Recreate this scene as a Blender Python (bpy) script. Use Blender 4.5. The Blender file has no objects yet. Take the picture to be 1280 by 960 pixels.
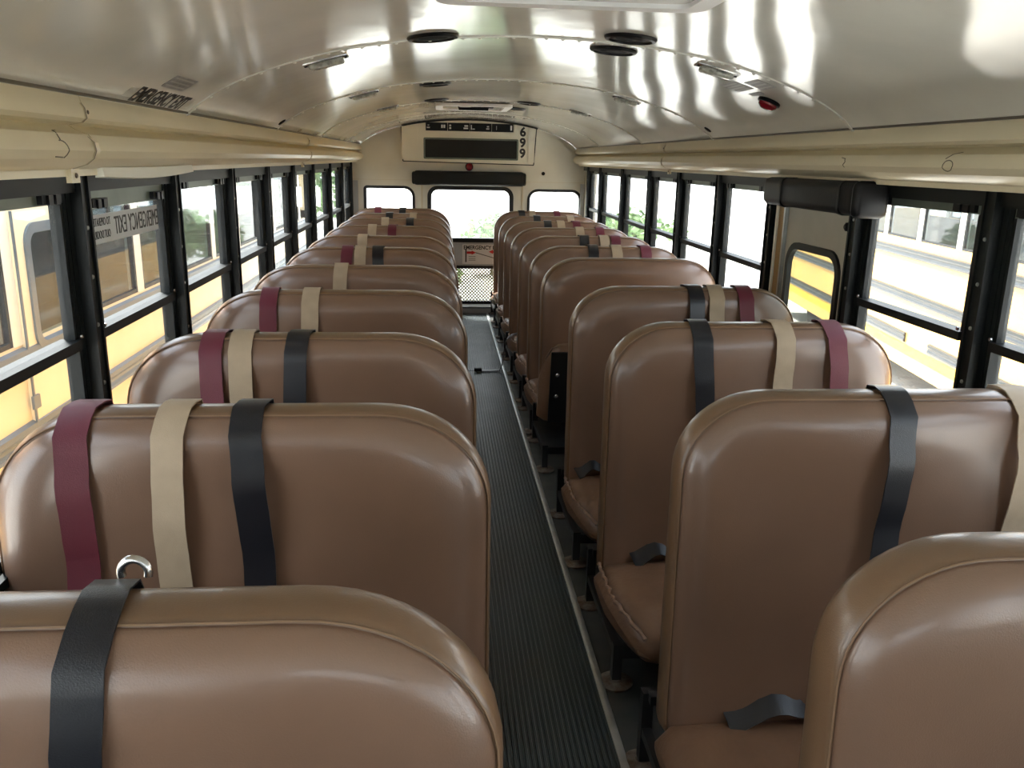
import bpy, bmesh, math, random
from mathutils import Vector, Matrix
from mathutils.geometry import tessellate_polygon

C = bpy.context.scene.collection
S = bpy.context.scene
PI = math.pi
rnd = random.Random(7)

# ------------------------------------------------------------------ camera, sky, sun, exposure
cam_d = bpy.data.cameras.new('camera')
cam = bpy.data.objects.new('camera', cam_d)
C.objects.link(cam)
cam_d.sensor_width = 36.0
cam_d.lens = 1052.217 / 1280 * 36.0
cam_d.clip_start = 0.02
_rt = Vector((0.99640983, -0.08244704, 0.01923383))
_up = Vector((0.00275913, 0.25869044, 0.96595634))
_fw = Vector((0.08461585, 0.96243532, -0.25798918))
m = Matrix((_rt, _up, -_fw)).transposed().to_4x4()
m.translation = Vector((-0.29172, 0.0, 1.52185))
cam.matrix_world = m
S.camera = cam

world = bpy.data.worlds.new('world')
S.world = world
world.use_nodes = True
wn = world.node_tree.nodes
wl = world.node_tree.links
wn.clear()
wo = wn.new('ShaderNodeOutputWorld')
wb = wn.new('ShaderNodeBackground')
wtc = wn.new('ShaderNodeTexCoord')
wsep = wn.new('ShaderNodeSeparateXYZ')
wramp = wn.new('ShaderNodeValToRGB')
wl.new(wtc.outputs['Generated'], wsep.inputs[0])
wl.new(wsep.outputs['Z'], wramp.inputs[0])
wramp.color_ramp.elements[0].color = (0.90, 0.97, 1.0, 1)
wramp.color_ramp.elements[1].color = (0.72, 0.83, 1.0, 1)
wl.new(wramp.outputs[0], wb.inputs[0])
wb.inputs[1].default_value = 1.0
wl.new(wb.outputs[0], wo.inputs[0])

sun_d = bpy.data.lights.new('sun', 'SUN')
sun_d.energy = 5.0
sun_d.angle = math.radians(6)
sun_d.color = (1.0, 0.975, 0.93)
sun = bpy.data.objects.new('sun', sun_d)
C.objects.link(sun)
_el, _dx, _dy = math.radians(55), -0.5, 0.86
_dir = Vector((_dx * math.cos(_el), _dy * math.cos(_el), math.sin(_el)))
sun.rotation_euler = _dir.to_track_quat('Z', 'Y').to_euler()
sun.location = (0, 0, 12)

S.view_settings.view_transform = 'Standard'
S.view_settings.look = 'None'
S.view_settings.gamma = 1
S.view_settings.use_curve_mapping = False
S.view_settings.exposure = 2.4
S.cycles.transparent_max_bounces = 24
S.cycles.max_bounces = 14
S.cycles.diffuse_bounces = 6

# ------------------------------------------------------------------ materials
MATS = {}
def nt(name):
    mt = bpy.data.materials.new(name)
    mt.use_nodes = True
    t = mt.node_tree
    t.nodes.clear()
    out = t.nodes.new('ShaderNodeOutputMaterial')
    return mt, t, out

def pbr(name, col, rough=0.5, metal=0.0, spec=0.5, bump=0.0, bscale=200.0, var=0.0, vscale=5.0, col2=None,
        rvar=0.0, stretch=(1, 1, 1), detail=4.0, bdist=0.002, sheen=0.0, coat=0.0, coatr=0.12):
    mt, t, out = nt(name)
    b = t.nodes.new('ShaderNodeBsdfPrincipled')
    b.inputs['Base Color'].default_value = (*col, 1)
    b.inputs['Roughness'].default_value = rough
    b.inputs['Metallic'].default_value = metal
    b.inputs['Specular IOR Level'].default_value = spec
    if sheen:
        b.inputs['Sheen Weight'].default_value = sheen
    if coat:
        b.inputs['Coat Weight'].default_value = coat
        b.inputs['Coat Roughness'].default_value = coatr
    t.links.new(b.outputs[0], out.inputs[0])
    tc = t.nodes.new('ShaderNodeTexCoord')
    mp = t.nodes.new('ShaderNodeMapping')
    mp.inputs['Scale'].default_value = stretch
    t.links.new(tc.outputs['Object'], mp.inputs[0])
    if var > 0 or rvar > 0:
        n = t.nodes.new('ShaderNodeTexNoise')
        n.inputs['Scale'].default_value = vscale
        n.inputs['Detail'].default_value = detail
        t.links.new(mp.outputs[0], n.inputs['Vector'])
        if var > 0:
            r = t.nodes.new('ShaderNodeValToRGB')
            c2 = col2 or tuple(c * (1 - var) for c in col)
            r.color_ramp.elements[0].position = 0.35
            r.color_ramp.elements[1].position = 0.68
            r.color_ramp.elements[0].color = (*c2, 1)
            r.color_ramp.elements[1].color = (*col, 1)
            t.links.new(n.outputs['Fac'], r.inputs[0])
            t.links.new(r.outputs[0], b.inputs['Base Color'])
        if rvar > 0:
            mr = t.nodes.new('ShaderNodeMapRange')
            mr.inputs['To Min'].default_value = rough - rvar
            mr.inputs['To Max'].default_value = rough + rvar
            t.links.new(n.outputs['Fac'], mr.inputs['Value'])
            t.links.new(mr.outputs[0], b.inputs['Roughness'])
    if bump > 0:
        n2 = t.nodes.new('ShaderNodeTexNoise')
        n2.inputs['Scale'].default_value = bscale
        n2.inputs['Detail'].default_value = 3
        t.links.new(mp.outputs[0], n2.inputs['Vector'])
        bp = t.nodes.new('ShaderNodeBump')
        bp.inputs['Strength'].default_value = bump
        bp.inputs['Distance'].default_value = bdist
        t.links.new(n2.outputs['Fac'], bp.inputs['Height'])
        t.links.new(bp.outputs[0], b.inputs['Normal'])
    MATS[name] = mt
    return mt

def glass(name, tint, dust, dustcol=(0.9, 0.92, 0.9), rough=0.03):
    mt, t, out = nt(name)
    tr = t.nodes.new('ShaderNodeBsdfTransparent')
    tr.inputs[0].default_value = (*tint, 1)
    gl = t.nodes.new('ShaderNodeBsdfGlossy')
    gl.inputs['Roughness'].default_value = rough
    lw = t.nodes.new('ShaderNodeLayerWeight')      # Facing: the same from both faces of the pane
    lw.inputs[0].default_value = 0.5
    pw = t.nodes.new('ShaderNodeMath'); pw.operation = 'POWER'
    pw.inputs[1].default_value = 5.0
    t.links.new(lw.outputs['Facing'], pw.inputs[0])
    fr = t.nodes.new('ShaderNodeMath'); fr.operation = 'MULTIPLY_ADD'
    fr.inputs[1].default_value = 0.6
    fr.inputs[2].default_value = 0.03
    t.links.new(pw.outputs[0], fr.inputs[0])
    tl = t.nodes.new('ShaderNodeBsdfTranslucent')
    tl.inputs[0].default_value = (*dustcol, 1)
    df = t.nodes.new('ShaderNodeBsdfDiffuse')
    df.inputs[0].default_value = (*dustcol, 1)
    md = t.nodes.new('ShaderNodeMixShader')
    md.inputs[0].default_value = 0.3
    t.links.new(tl.outputs[0], md.inputs[1])
    t.links.new(df.outputs[0], md.inputs[2])
    tc = t.nodes.new('ShaderNodeTexCoord')
    n = t.nodes.new('ShaderNodeTexNoise')
    n.inputs['Scale'].default_value = 3.0
    n.inputs['Detail'].default_value = 5
    t.links.new(tc.outputs['Object'], n.inputs['Vector'])
    mr = t.nodes.new('ShaderNodeMapRange')
    mr.inputs['From Min'].default_value = 0.3
    mr.inputs['From Max'].default_value = 0.7
    mr.inputs['To Min'].default_value = dust * 0.7
    mr.inputs['To Max'].default_value = dust * 1.3
    t.links.new(n.outputs['Fac'], mr.inputs['Value'])
    m1 = t.nodes.new('ShaderNodeMixShader')
    t.links.new(mr.outputs[0], m1.inputs[0])
    t.links.new(tr.outputs[0], m1.inputs[1])
    t.links.new(md.outputs[0], m1.inputs[2])
    m2 = t.nodes.new('ShaderNodeMixShader')
    t.links.new(fr.outputs[0], m2.inputs[0])
    t.links.new(m1.outputs[0], m2.inputs[1])
    t.links.new(gl.outputs[0], m2.inputs[2])
    t.links.new(m2.outputs[0], out.inputs[0])
    MATS[name] = mt
    return mt

VINYL = pbr('brown_vinyl', (0.212, 0.121, 0.078), 0.38, spec=0.6, coat=0.8, coatr=0.2, bump=0.35, bscale=420, var=0.16, vscale=3.0, rvar=0.07, bdist=0.0012)
BAND = pbr('tan_band_vinyl', (0.19, 0.108, 0.058), 0.36, spec=0.55, coat=0.5, coatr=0.2, bump=0.3, bscale=420, var=0.15, vscale=4.0, bdist=0.001)
SEATVINYL = pbr('cushion_vinyl', (0.21, 0.115, 0.068), 0.36, spec=0.5, bump=0.5, bscale=18, var=0.18, vscale=6.0, bdist=0.01)
SCUFF = pbr('scuffed_vinyl', (0.34, 0.20, 0.13), 0.3, spec=0.6, bump=0.8, bscale=60, var=0.4, vscale=40, bdist=0.006)
THREAD = pbr('seam_thread', (0.25, 0.15, 0.085), 0.6)
MAROON = pbr('maroon_webbing', (0.125, 0.014, 0.028), 0.5, spec=0.4, bump=0.3, bscale=500, sheen=0.1)
TAN = pbr('tan_webbing', (0.44, 0.34, 0.235), 0.55, spec=0.4, bump=0.3, bscale=500, var=0.1, vscale=20)
BLACKW = pbr('black_webbing', (0.012, 0.013, 0.018), 0.30, spec=0.55, bump=0.3, bscale=500)
STEEL = pbr('bright_steel', (0.62, 0.62, 0.62), 0.25, metal=1.0)
ALU = pbr('worn_aluminium', (0.55, 0.57, 0.56), 0.35, metal=0.9, var=0.25, vscale=14, rvar=0.1)
BLACKM = pbr('black_painted_steel', (0.012, 0.012, 0.013), 0.4, spec=0.5)
RUST = pbr('rusty_flange', (0.19, 0.16, 0.13), 0.6, metal=0.4, var=0.6, vscale=40, col2=(0.08, 0.045, 0.025))
FRAMEB = pbr('black_window_frame', (0.010, 0.012, 0.012), 0.45, spec=0.18, var=0.3, vscale=12)
FRAMEG = pbr('greenish_sash_metal', (0.15, 0.18, 0.145), 0.42, metal=0.3, var=0.25, vscale=10)
RUBBER = pbr('black_rubber', (0.012, 0.013, 0.014), 0.5, spec=0.4)
CEIL = pbr('ceiling_paint', (0.71, 0.70, 0.63), 0.11, spec=0.32, bump=0.22, bscale=2.6, var=0.13, vscale=2.2, rvar=0.03, bdist=0.006)
CREAM = pbr('cream_cornice', (0.72, 0.64, 0.45), 0.33, spec=0.5, var=0.14, vscale=1.6, stretch=(1, 1, 1), rvar=0.06, bump=0.1, bscale=30)
LIP = pbr('cream_lip', (0.70, 0.61, 0.42), 0.33, spec=0.5, var=0.15, vscale=3)
WALLC = pbr('rear_wall_paint', (0.80, 0.77, 0.66), 0.38, spec=0.45, var=0.12, vscale=3)
DOORG = pbr('grey_door_paint', (0.50, 0.53, 0.56), 0.4, var=0.12, vscale=6)
PANELD = pbr('side_door_panel', (0.46, 0.42, 0.33), 0.42, var=0.14, vscale=5)
JAMB = pbr('brown_yellow_jamb', (0.36, 0.20, 0.055), 0.42, var=0.35, vscale=9, stretch=(1, 1, 0.3))
WALLLOW = pbr('lower_wall_metal', (0.42, 0.40, 0.34), 0.4, var=0.15, vscale=5)
FLOORM = pbr('smooth_black_floor', (0.025, 0.03, 0.03), 0.4, spec=0.5, var=0.45, vscale=9, rvar=0.1, col2=(0.045, 0.045, 0.04))
MATM = pbr('ribbed_aisle_rubber', (0.030, 0.042, 0.044), 0.40, spec=0.5, var=0.35, vscale=5, rvar=0.1)
PADM = pbr('black_pad_vinyl', (0.012, 0.013, 0.014), 0.5, spec=0.25, bump=0.3, bscale=120)
BLKP = pbr('black_plastic', (0.007, 0.007, 0.008), 0.4, spec=0.2)
SCREEN = pbr('dark_mesh_screen', (0.016, 0.016, 0.016), 0.5, spec=0.2, bump=0.5, bscale=300)
SPEAK = pbr('speaker_black', (0.004, 0.004, 0.004), 0.6, spec=0.1)
CLEAR = pbr('clear_lens', (0.55, 0.55, 0.48), 0.15, spec=0.7, var=0.5, vscale=60)
REDL = pbr('red_lens', (0.25, 0.006, 0.014), 0.2, spec=0.6, coat=0.3)
LABELG = pbr('grey_decal', (0.26, 0.26, 0.25), 0.4, var=0.3, vscale=60, stretch=(1, 1, 1))
LABELT = pbr('decal_ground', (0.50, 0.50, 0.44), 0.35)
LABELM = pbr('decal_print', (0.36, 0.36, 0.34), 0.4)
INK = pbr('black_ink', (0.012, 0.012, 0.012), 0.5)
INKGAP = pbr('pen_ink_and_gap_shade', (0.10, 0.085, 0.06), 0.6)  # pen marks, joint gaps and the painted shadow strip over the cornice
WHITEP = pbr('white_print', (0.75, 0.75, 0.75), 0.5)
GREYP = pbr('silvery_sticker', (0.55, 0.57, 0.57), 0.5)
REDP = pbr('red_print', (0.55, 0.02, 0.02), 0.5)
WHTRIM = pbr('white_plastic_strip', (0.78, 0.78, 0.70), 0.35)
YELLOW = pbr('bus_yellow_paint', (0.80, 0.46, 0.10), 0.35, spec=0.5, var=0.1, vscale=1.5)
PALEY = pbr('overexposed_bus_yellow', (0.90, 0.77, 0.52), 0.4, spec=0.5, var=0.1, vscale=1.5)  # bus yellow made paler: overexposed daylight put into the colour
BRIGHTY = pbr('fresh_yellow_band', (0.85, 0.55, 0.0), 0.4)
WHITEB = pbr('bus_white_with_glare', (0.86, 0.82, 0.70), 0.35, var=0.08, vscale=2)  # on the left bus pillars, overexposure put into the paint colour
ROOFW = pbr('bus_roof_white', (0.82, 0.82, 0.78), 0.4)
RAILB = pbr('blue_black_rub_rail', (0.085, 0.110, 0.135), 0.32, spec=0.6)
RAILD = pbr('black_rub_rail', (0.010, 0.013, 0.015), 0.32, spec=0.4)
SHADEDY = pbr('shaded_bus_yellow', (0.13, 0.12, 0.11), 0.5)  # far bus yellow, greyed and darkened to carry its shade
DARKWALL = pbr('unseen_front_darkened_to_cut_light', (0.07, 0.07, 0.065), 0.5)  # unseen front wall, darkened to send less light on to the seats
TYRE = pbr('tyre', (0.02, 0.02, 0.02), 0.8)
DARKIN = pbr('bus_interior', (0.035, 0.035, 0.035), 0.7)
GRAVEL = pbr('pale_gravel', (0.72, 0.70, 0.64), 0.9, var=0.2, vscale=3, bump=0.6, bscale=25, detail=10, bdist=0.03)
GRASS = pbr('grass_blade', (0.22, 0.34, 0.09), 0.6, var=0.4, vscale=2)
LEAF = pbr('leaf_green', (0.26, 0.40, 0.16), 0.55, var=0.45, vscale=1.3, col2=(0.12, 0.22, 0.08))
BARK = pbr('bark', (0.12, 0.09, 0.06), 0.9, var=0.4, vscale=10)
LATTICE = pbr('olive_perforated_metal', (0.40, 0.41, 0.17), 0.5)
GL_SIDE = glass('dusty_window_glass', (0.96, 0.97, 0.97), 0.014)
GL_RIGHT = glass('hazy_window_glass', (0.96, 0.97, 0.97), 0.022)
GL_REAR = glass('rear_window_glass', (0.96, 0.97, 0.96), 0.04)
GL_DOOR = glass('tinted_door_glass', (0.52, 0.54, 0.52), 0.004)
GL_BUS = glass('bus_window_glass', (0.60, 0.66, 0.68), 0.004)

# ------------------------------------------------------------------ mesh helpers
class MB:
    def __init__(s):
        s.v, s.f = [], []
    def add(s, vs, fs):
        o = len(s.v)
        s.v += [tuple(v) for v in vs]
        s.f += [tuple(i + o for i in f) for f in fs]
        return s
    def box(s, x0, x1, y0, y1, z0, z1):
        if x0 > x1: x0, x1 = x1, x0
        if y0 > y1: y0, y1 = y1, y0
        return s.add([(x0, y0, z0), (x1, y0, z0), (x1, y1, z0), (x0, y1, z0), (x0, y0, z1), (x1, y0, z1), (x1, y1, z1), (x0, y1, z1)],
                     [(3, 2, 1, 0), (4, 5, 6, 7), (0, 1, 5, 4), (1, 2, 6, 5), (2, 3, 7, 6), (3, 0, 4, 7)])
    def tube(s, pts, r, n=8, caps=True):
        pts = [Vector(p) for p in pts]
        rings = []
        nrm = None
        for i, p in enumerate(pts):
            d = (pts[min(i + 1, len(pts) - 1)] - pts[max(i - 1, 0)]).normalized()
            if nrm is None:
                nrm = d.orthogonal().normalized()
            else:
                nrm = (nrm - d * nrm.dot(d))
                nrm = nrm.normalized() if nrm.length > 1e-6 else d.orthogonal().normalized()
            b = d.cross(nrm)
            rr = r[i] if isinstance(r, (list, tuple)) else r
            rings.append([p + (nrm * math.cos(2 * PI * k / n) + b * math.sin(2 * PI * k / n)) * rr for k in range(n)])
        return s.loft(rings, caps)
    def loft(s, rings, caps=True, closed=True):
        n = len(rings[0])
        vs = [v for r in rings for v in r]
        fs = []
        for i in range(len(rings) - 1):
            for k in range(n if closed else n - 1):
                a, b = i * n + k, i * n + (k + 1) % n
                fs.append((a, b, b + n, a + n))
        if caps:
            fs.append(tuple(reversed(range(n))))
            fs.append(tuple(range((len(rings) - 1) * n, len(rings) * n)))
        return s.add(vs, fs)
    def lathe(s, prof, mat, n=20):       # prof: list of (r, h); mat places it (h along local z)
        rings = [[mat @ Vector((max(r, 1e-4) * math.cos(2 * PI * k / n), max(r, 1e-4) * math.sin(2 * PI * k / n), h)) for k in range(n)] for r, h in prof]
        return s.loft(rings, True)
    def ribbon(s, pts, xs, w, th=0.003, ax=Vector((1, 0, 0))):
        # flat band following pts (Vector), width along ax
        pts = [Vector(p) for p in pts]
        rings = []
        for i, p in enumerate(pts):
            d = (pts[min(i + 1, len(pts) - 1)] - pts[max(i - 1, 0)]).normalized()
            a = ax if not isinstance(ax, list) else ax[i]
            a = (a - d * a.dot(d)).normalized()
            nn = d.cross(a).normalized()
            c = p + Vector((xs[i], 0, 0)) if xs else p
            rings.append([c - a * w / 2 - nn * th / 2, c + a * w / 2 - nn * th / 2, c + a * w / 2 + nn * th / 2, c - a * w / 2 + nn * th / 2])
        return s.loft(rings, True)
    def panel(s, outer, holes, place, th):
        # flat plate with holes; place(u, v, d) -> world, d from 0 to th
        loops = [[Vector((u, v, 0)) for u, v in outer]] + [[Vector((u, v, 0)) for u, v in h] for h in holes]
        flat = [p for l in loops for p in l]
        tris = tessellate_polygon(loops)
        n = len(flat)
        vs = [place(p.x, p.y, 0) for p in flat] + [place(p.x, p.y, th) for p in flat]
        fs = [tuple(t) for t in tris] + [tuple(i + n for i in reversed(t)) for t in tris]
        o = 0
        for l in loops:
            k = len(l)
            for i in range(k):
                a, b = o + i, o + (i + 1) % k
                fs.append((a, b, b + n, a + n))
            o += k
        return s.add(vs, fs)
    def ring(s, a, b, place, th):
        # frame between loops a and b with equal vertex count
        n = len(a)
        rings = [[place(u, v, 0) for u, v in a], [place(u, v, th) for u, v in a], [place(u, v, th) for u, v in b], [place(u, v, 0) for u, v in b], [place(u, v, 0) for u, v in a]]
        return s.loft(rings, False)
    def build(s, name, mat, parent=None, smooth=None, normals=True):
        me = bpy.data.meshes.new(name)
        me.from_pydata(s.v, [], s.f)
        me.validate()
        if normals:
            bm = bmesh.new(); bm.from_mesh(me)
            bmesh.ops.recalc_face_normals(bm, faces=bm.faces)
            bm.to_mesh(me); bm.free()
        if smooth:
            me.polygons.foreach_set('use_smooth', [True] * len(me.polygons))
            me.set_sharp_from_angle(angle=math.radians(smooth))
        for mm in (mat if isinstance(mat, list) else [mat]):
            me.materials.append(mm)
        return link(name, me, parent)

def link(name, me, parent=None):
    o = bpy.data.objects.new(name, me)
    C.objects.link(o)
    if parent is not None:
        o.parent = parent
        if parent.matrix_basis != Matrix.Identity(4):
            pass
    return o

def rbox(x0, x1, y0, y1, z0, z1, r, seg=3):
    bm = bmesh.new()
    bmesh.ops.create_cube(bm, size=1)
    for v in bm.verts:
        v.co = Vector(((x0 + x1) / 2 + v.co.x * (x1 - x0), (y0 + y1) / 2 + v.co.y * (y1 - y0), (z0 + z1) / 2 + v.co.z * (z1 - z0)))
    bmesh.ops.bevel(bm, geom=bm.edges[:], offset=r, segments=seg, profile=0.5, affect='EDGES')
    b = MB()
    bm.verts.index_update()
    b.add([v.co for v in bm.verts], [[v.index for v in f.verts] for f in bm.faces])
    bm.free()
    return b

def rrect(u0, u1, v0, v1, r, n=6):
    if not isinstance(r, (tuple, list)):
        r = (r, r, r, r)
    pts = []
    for (cu, cv, a0, rr) in ((u1, v0, -PI / 2, r[0]), (u1, v1, 0, r[1]), (u0, v1, PI / 2, r[2]), (u0, v0, PI, r[3])):
        ccu = cu - rr if cu == u1 else cu + rr
        ccv = cv - rr if cv == v1 else cv + rr
        for k in range(n + 1):
            a = a0 + PI / 2 * k / n
            pts.append((ccu + rr * math.cos(a), ccv + rr * math.sin(a)))
    return pts

def text_mesh(txt, size, place_m, depth=0.0006, align='CENTER', xs=1.0, bold=0.0):
    cu = bpy.data.curves.new('text_tmp', 'FONT')
    cu.body = txt
    cu.size = size
    cu.align_x = align
    cu.align_y = 'CENTER'
    cu.extrude = depth
    cu.resolution_u = 3
    cu.offset = bold
    ob = bpy.data.objects.new('text_tmp', cu)
    C.objects.link(ob)
    dg = bpy.context.evaluated_depsgraph_get()
    dg.update()
    me = ob.evaluated_get(dg).to_mesh()
    b = MB()
    b.add([place_m @ Vector((v.co.x * xs, v.co.y, v.co.z)) for v in me.vertices], [tuple(p.vertices) for p in me.polygons])
    ob.evaluated_get(dg).to_mesh_clear()
    bpy.data.objects.remove(ob)
    bpy.data.curves.remove(cu)
    return b

def tag(o, label=None, cat=None, group=None, kind=None):
    if label: o['label'] = label
    if cat: o['category'] = cat
    if group: o['group'] = group
    if kind: o['kind'] = kind
    return o

def empty(name, loc=(0, 0, 0), label=None, cat=None, group=None, kind=None, rot=None):
    o = bpy.data.objects.new(name, None)
    C.objects.link(o)
    o.location = loc
    if rot: o.rotation_euler = rot
    o.empty_display_size = 0.1
    return tag(o, label, cat, group, kind)

def frame_m(o, x, y):
    x = Vector(x).normalized(); y = Vector(y).normalized()
    z = x.cross(y).normalized()
    mm = Matrix((x, y, z)).transposed().to_4x4()
    mm.translation = Vector(o)
    return mm

# ------------------------------------------------------------------ key dimensions (metres; floor z = 0)
W = 1.17                      # half width at the window plane
D = 8.70                      # rear wall
Y0 = -2.6                     # front bulkhead, behind the camera
ZM = 1.064                    # meeting rail of the side windows
ZH = 1.40                     # top of glass
ZS = 0.70                     # window sill
CXS = [0, .15, .3, .45, .6, .75, .9, 1.0, 1.07, 1.12]
CZS = [1.893, 1.889, 1.879, 1.862, 1.837, 1.797, 1.744, 1.692, 1.640, 1.585]
def zc(x):
    x = abs(x)
    for i in range(len(CXS) - 1):
        if x <= CXS[i + 1]:
            a, b = CXS[i], CXS[i + 1]
            # cubic (Catmull-Rom) through the measured arch
            p0 = CZS[i - 1] if i > 0 else CZS[1]
            x0 = CXS[i - 1] if i > 0 else -CXS[1]
            p3 = CZS[i + 2] if i + 2 < len(CZS) else CZS[i + 1] * 2 - CZS[i]
            x3 = CXS[i + 2] if i + 2 < len(CXS) else b + (b - a)
            m0 = (CZS[i + 1] - p0) / (b - x0) * (b - a)
            m1 = (p3 - CZS[i]) / (x3 - a) * (b - a)
            t = (x - a) / (b - a)
            return ((2 * t**3 - 3 * t**2 + 1) * CZS[i] + (t**3 - 2 * t**2 + t) * m0 + (-2 * t**3 + 3 * t**2) * CZS[i + 1] + (t**3 - t**2) * m1)
    return CZS[-1]
def ceil_m(x, y, flip=False):
    # frame on the ceiling: local x along the bus, local y up the slope towards the crown, local z into the room
    e = 0.004
    dz = (zc(x + e) - zc(x - e)) / (2 * e)
    sgn = -1 if x > 0 else 1
    tang = Vector((1, 0, dz)).normalized() * sgn
    ax = Vector((0, 1, 0)) if x <= 0 else Vector((0, -1, 0))
    if flip: ax = -ax; tang = -tang
    return frame_m((x, y, zc(x)), ax, tang)

# ------------------------------------------------------------------ floor
floor = MB().box(-1.25, 1.25, Y0, D + .06, -0.06, 0.0).build('floor', FLOORM)
tag(floor, 'black rubber bus floor with a ribbed aisle mat', None, None, 'structure')
def aisle_mat(y0, y1):
    b = MB()
    x = -0.172
    n = 22
    pitch = 0.344 / n
    prof = [(-0.172, 0.0)]
    for i in range(n):
        a = -0.172 + i * pitch
        prof += [(a + 0.0005, 0.004), (a + pitch * .30, 0.004), (a + pitch * .42, 0.0085), (a + pitch * .82, 0.0085), (a + pitch * .94, 0.004)]
    prof += [(0.172, 0.004), (0.172, 0.0)]
    b.loft([[Vector((px, y0, pz)) for px, pz in prof], [Vector((px, y1, pz)) for px, pz in prof]], True)
    return b.build('aisle_mat', MATM, floor)
aisle_mat(Y0 + .02, 6.03)
aisle_mat(6.045, D - .27)
for sx in (-1, 1):
    b = MB()
    pr = [(0.168, 0.0), (0.170, 0.011), (0.180, 0.013), (0.192, 0.011), (0.196, 0.0)]
    b.loft([[Vector((sx * px, Y0 + .02, pz)) for px, pz in pr], [Vector((sx * px, D - .27, pz)) for px, pz in pr]], True)
    b.build('metal_strip', ALU, floor, 30)
st = MB().box(-0.5, 0.56, D - .26, D, 0.0, 0.055).build('rear_step', DOORG, floor)
MB().box(-0.5, 0.56, D - .262, D - .23, 0.055, 0.066).build('step_edge', RUBBER, floor)

# ------------------------------------------------------------------ ceiling
ceiling = MB()
NX = 41
xs = [-1.25 + 2.5 * i / (NX - 1) for i in range(NX)]
def zr(x): return zc(min(abs(x), 1.12)) - max(0, abs(x) - 1.12) * 0.8 + 0.035
ceiling.loft([[Vector((x, y, zr(x))) for x in xs] + [Vector((x, y, zr(x) + .03)) for x in reversed(xs)] for y in (Y0 - .05, D + .08)], True)
ceiling = ceiling.build('ceiling', ROOFW, None, 50)
tag(ceiling, 'curved glossy off-white steel ceiling of the bus', None, None, 'structure')
seams = [Y0, -1.62, -0.14, 1.34, 2.815, 4.30, 5.82, 7.40, D]
for i in range(len(seams) - 1):
    b = MB()
    n = 57
    px = [-1.118 + 2.236 * k / (n - 1) for k in range(n)]
    ya, yb = seams[i] - (0.018 if i else 0), seams[i + 1]
    # each panel laps 18 mm under its neighbour, dropping 4 mm at the near edge
    rows = [(ya, 0.005), (ya + .020, 0.005), (ya + .026, 0.0), (yb, 0.0)]
    if i == 0: rows = [(ya, 0.0), (yb, 0.0)]
    rings = [[Vector((x, y, zc(x) - d)) for x in px] + [Vector((x, y, zc(x) + .012)) for x in reversed(px)] for y, d in rows]
    b.loft(rings, True)
    b.build('roof_panel', CEIL, ceiling, 30)
    if i:
        r = MB()
        k = -1.05
        while k < 1.06:
            mm = ceil_m(k, ya + .010)
            mm = Matrix.Translation(mm.to_3x3() @ Vector((0, 0, .005))) @ mm
            r.lathe([(0.0065, 0), (0.0055, .0022), (0.0025, .0035)], mm, 7)
            k += 0.052
        tag(r.build('rivet_row', CEIL, ceiling, 40), kind='stuff')

# ------------------------------------------------------------------ cornice (wire moulding) left and right
CORN = [(1.075, 1.645), (1.070, 1.622), (1.063, 1.612), (1.060, 1.590), (1.070, 1.581), (1.102, 1.575), (1.088, 1.566), (1.062, 1.556),
        (1.050, 1.540), (1.047, 1.522), (1.054, 1.505), (1.070, 1.492), (1.096, 1.484), (1.106, 1.481), (1.106, 1.466), (1.20, 1.462), (1.20, 1.645)]
def cornice(side, breaks, name, label):
    root = empty(name, (0, 0, 0), label, None, None, 'structure')
    for i in range(len(breaks) - 1):
        b = MB()
        a, c = breaks[i] + .0025, breaks[i + 1] - .0025
        b.loft([[Vector((side * x, y, z)) for x, z in CORN] for y in (a, c)], True)
        b.build('cornice_section', CREAM, root, 28)
    for y in breaks[1:-1]:
        b = MB()
        off = [(x + (0.004 if k in (4, 5, 6) else -.0035), z) for k, (x, z) in enumerate(CORN[1:14])]
        b.loft([[Vector((side * (x + d), y + e, z)) for x, z in off] for e, d in ((-.012, .012), (-.012, 0), (.012, 0), (.012, .012))], False, False)
        b.build('joint_band', LIP, root, 40)
        gp = [(x - .0045 + (0.006 if k in (4, 5, 6) else 0), z) for k, (x, z) in enumerate(CORN[1:14])]
        MB().loft([[Vector((side * x, y + e - .013, z)) for x, z in gp] for e in (-.002, .002)], False, False).build('joint_gap', INKGAP, root)
        MB().box(side * 1.098, side * 1.11, y - .022, y + .022, 1.452, 1.484).build('clip_tab', LIP, root)
        MB().lathe([(.006, 0), (.005, .003)], frame_m((side * 1.098, y, 1.468), (0, side, 0), (0, 0, 1)) if False else frame_m((side * 1.0975, y, 1.468), (0, 1, 0), (0, 0, side)) @ Matrix.Rotation(PI, 4, 'X'), 8).build('clip_screw', RUST, root)
        MB().lathe([(.005, 0), (.004, .003)], frame_m((side * 1.0595, y, 1.603), (0, 1, 0), (0, 0, side)) @ Matrix.Rotation(PI, 4, 'X'), 8).build('clip_screw', RUST, root)
    MB().tube([(side * 1.068, Y0 + .01, 1.641), (side * 1.068, D - .01, 1.641)], .0045, 6).build('gap_shadow_strip', INKGAP, root)  # dark strip standing in for the shadow line between cornice and ceiling
    return root
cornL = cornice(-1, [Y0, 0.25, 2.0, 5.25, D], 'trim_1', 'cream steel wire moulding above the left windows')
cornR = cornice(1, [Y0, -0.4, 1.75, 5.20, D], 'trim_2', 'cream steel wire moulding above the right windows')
def bulge_x(z):
    pts = sorted([(z_, x_) for x_, z_ in CORN[6:13]])
    for (za, xa), (zb, xb) in zip(pts, pts[1:]):
        if za <= z <= zb:
            return xa + (xb - xa) * (z - za) / (zb - za)
    return 1.07
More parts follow.
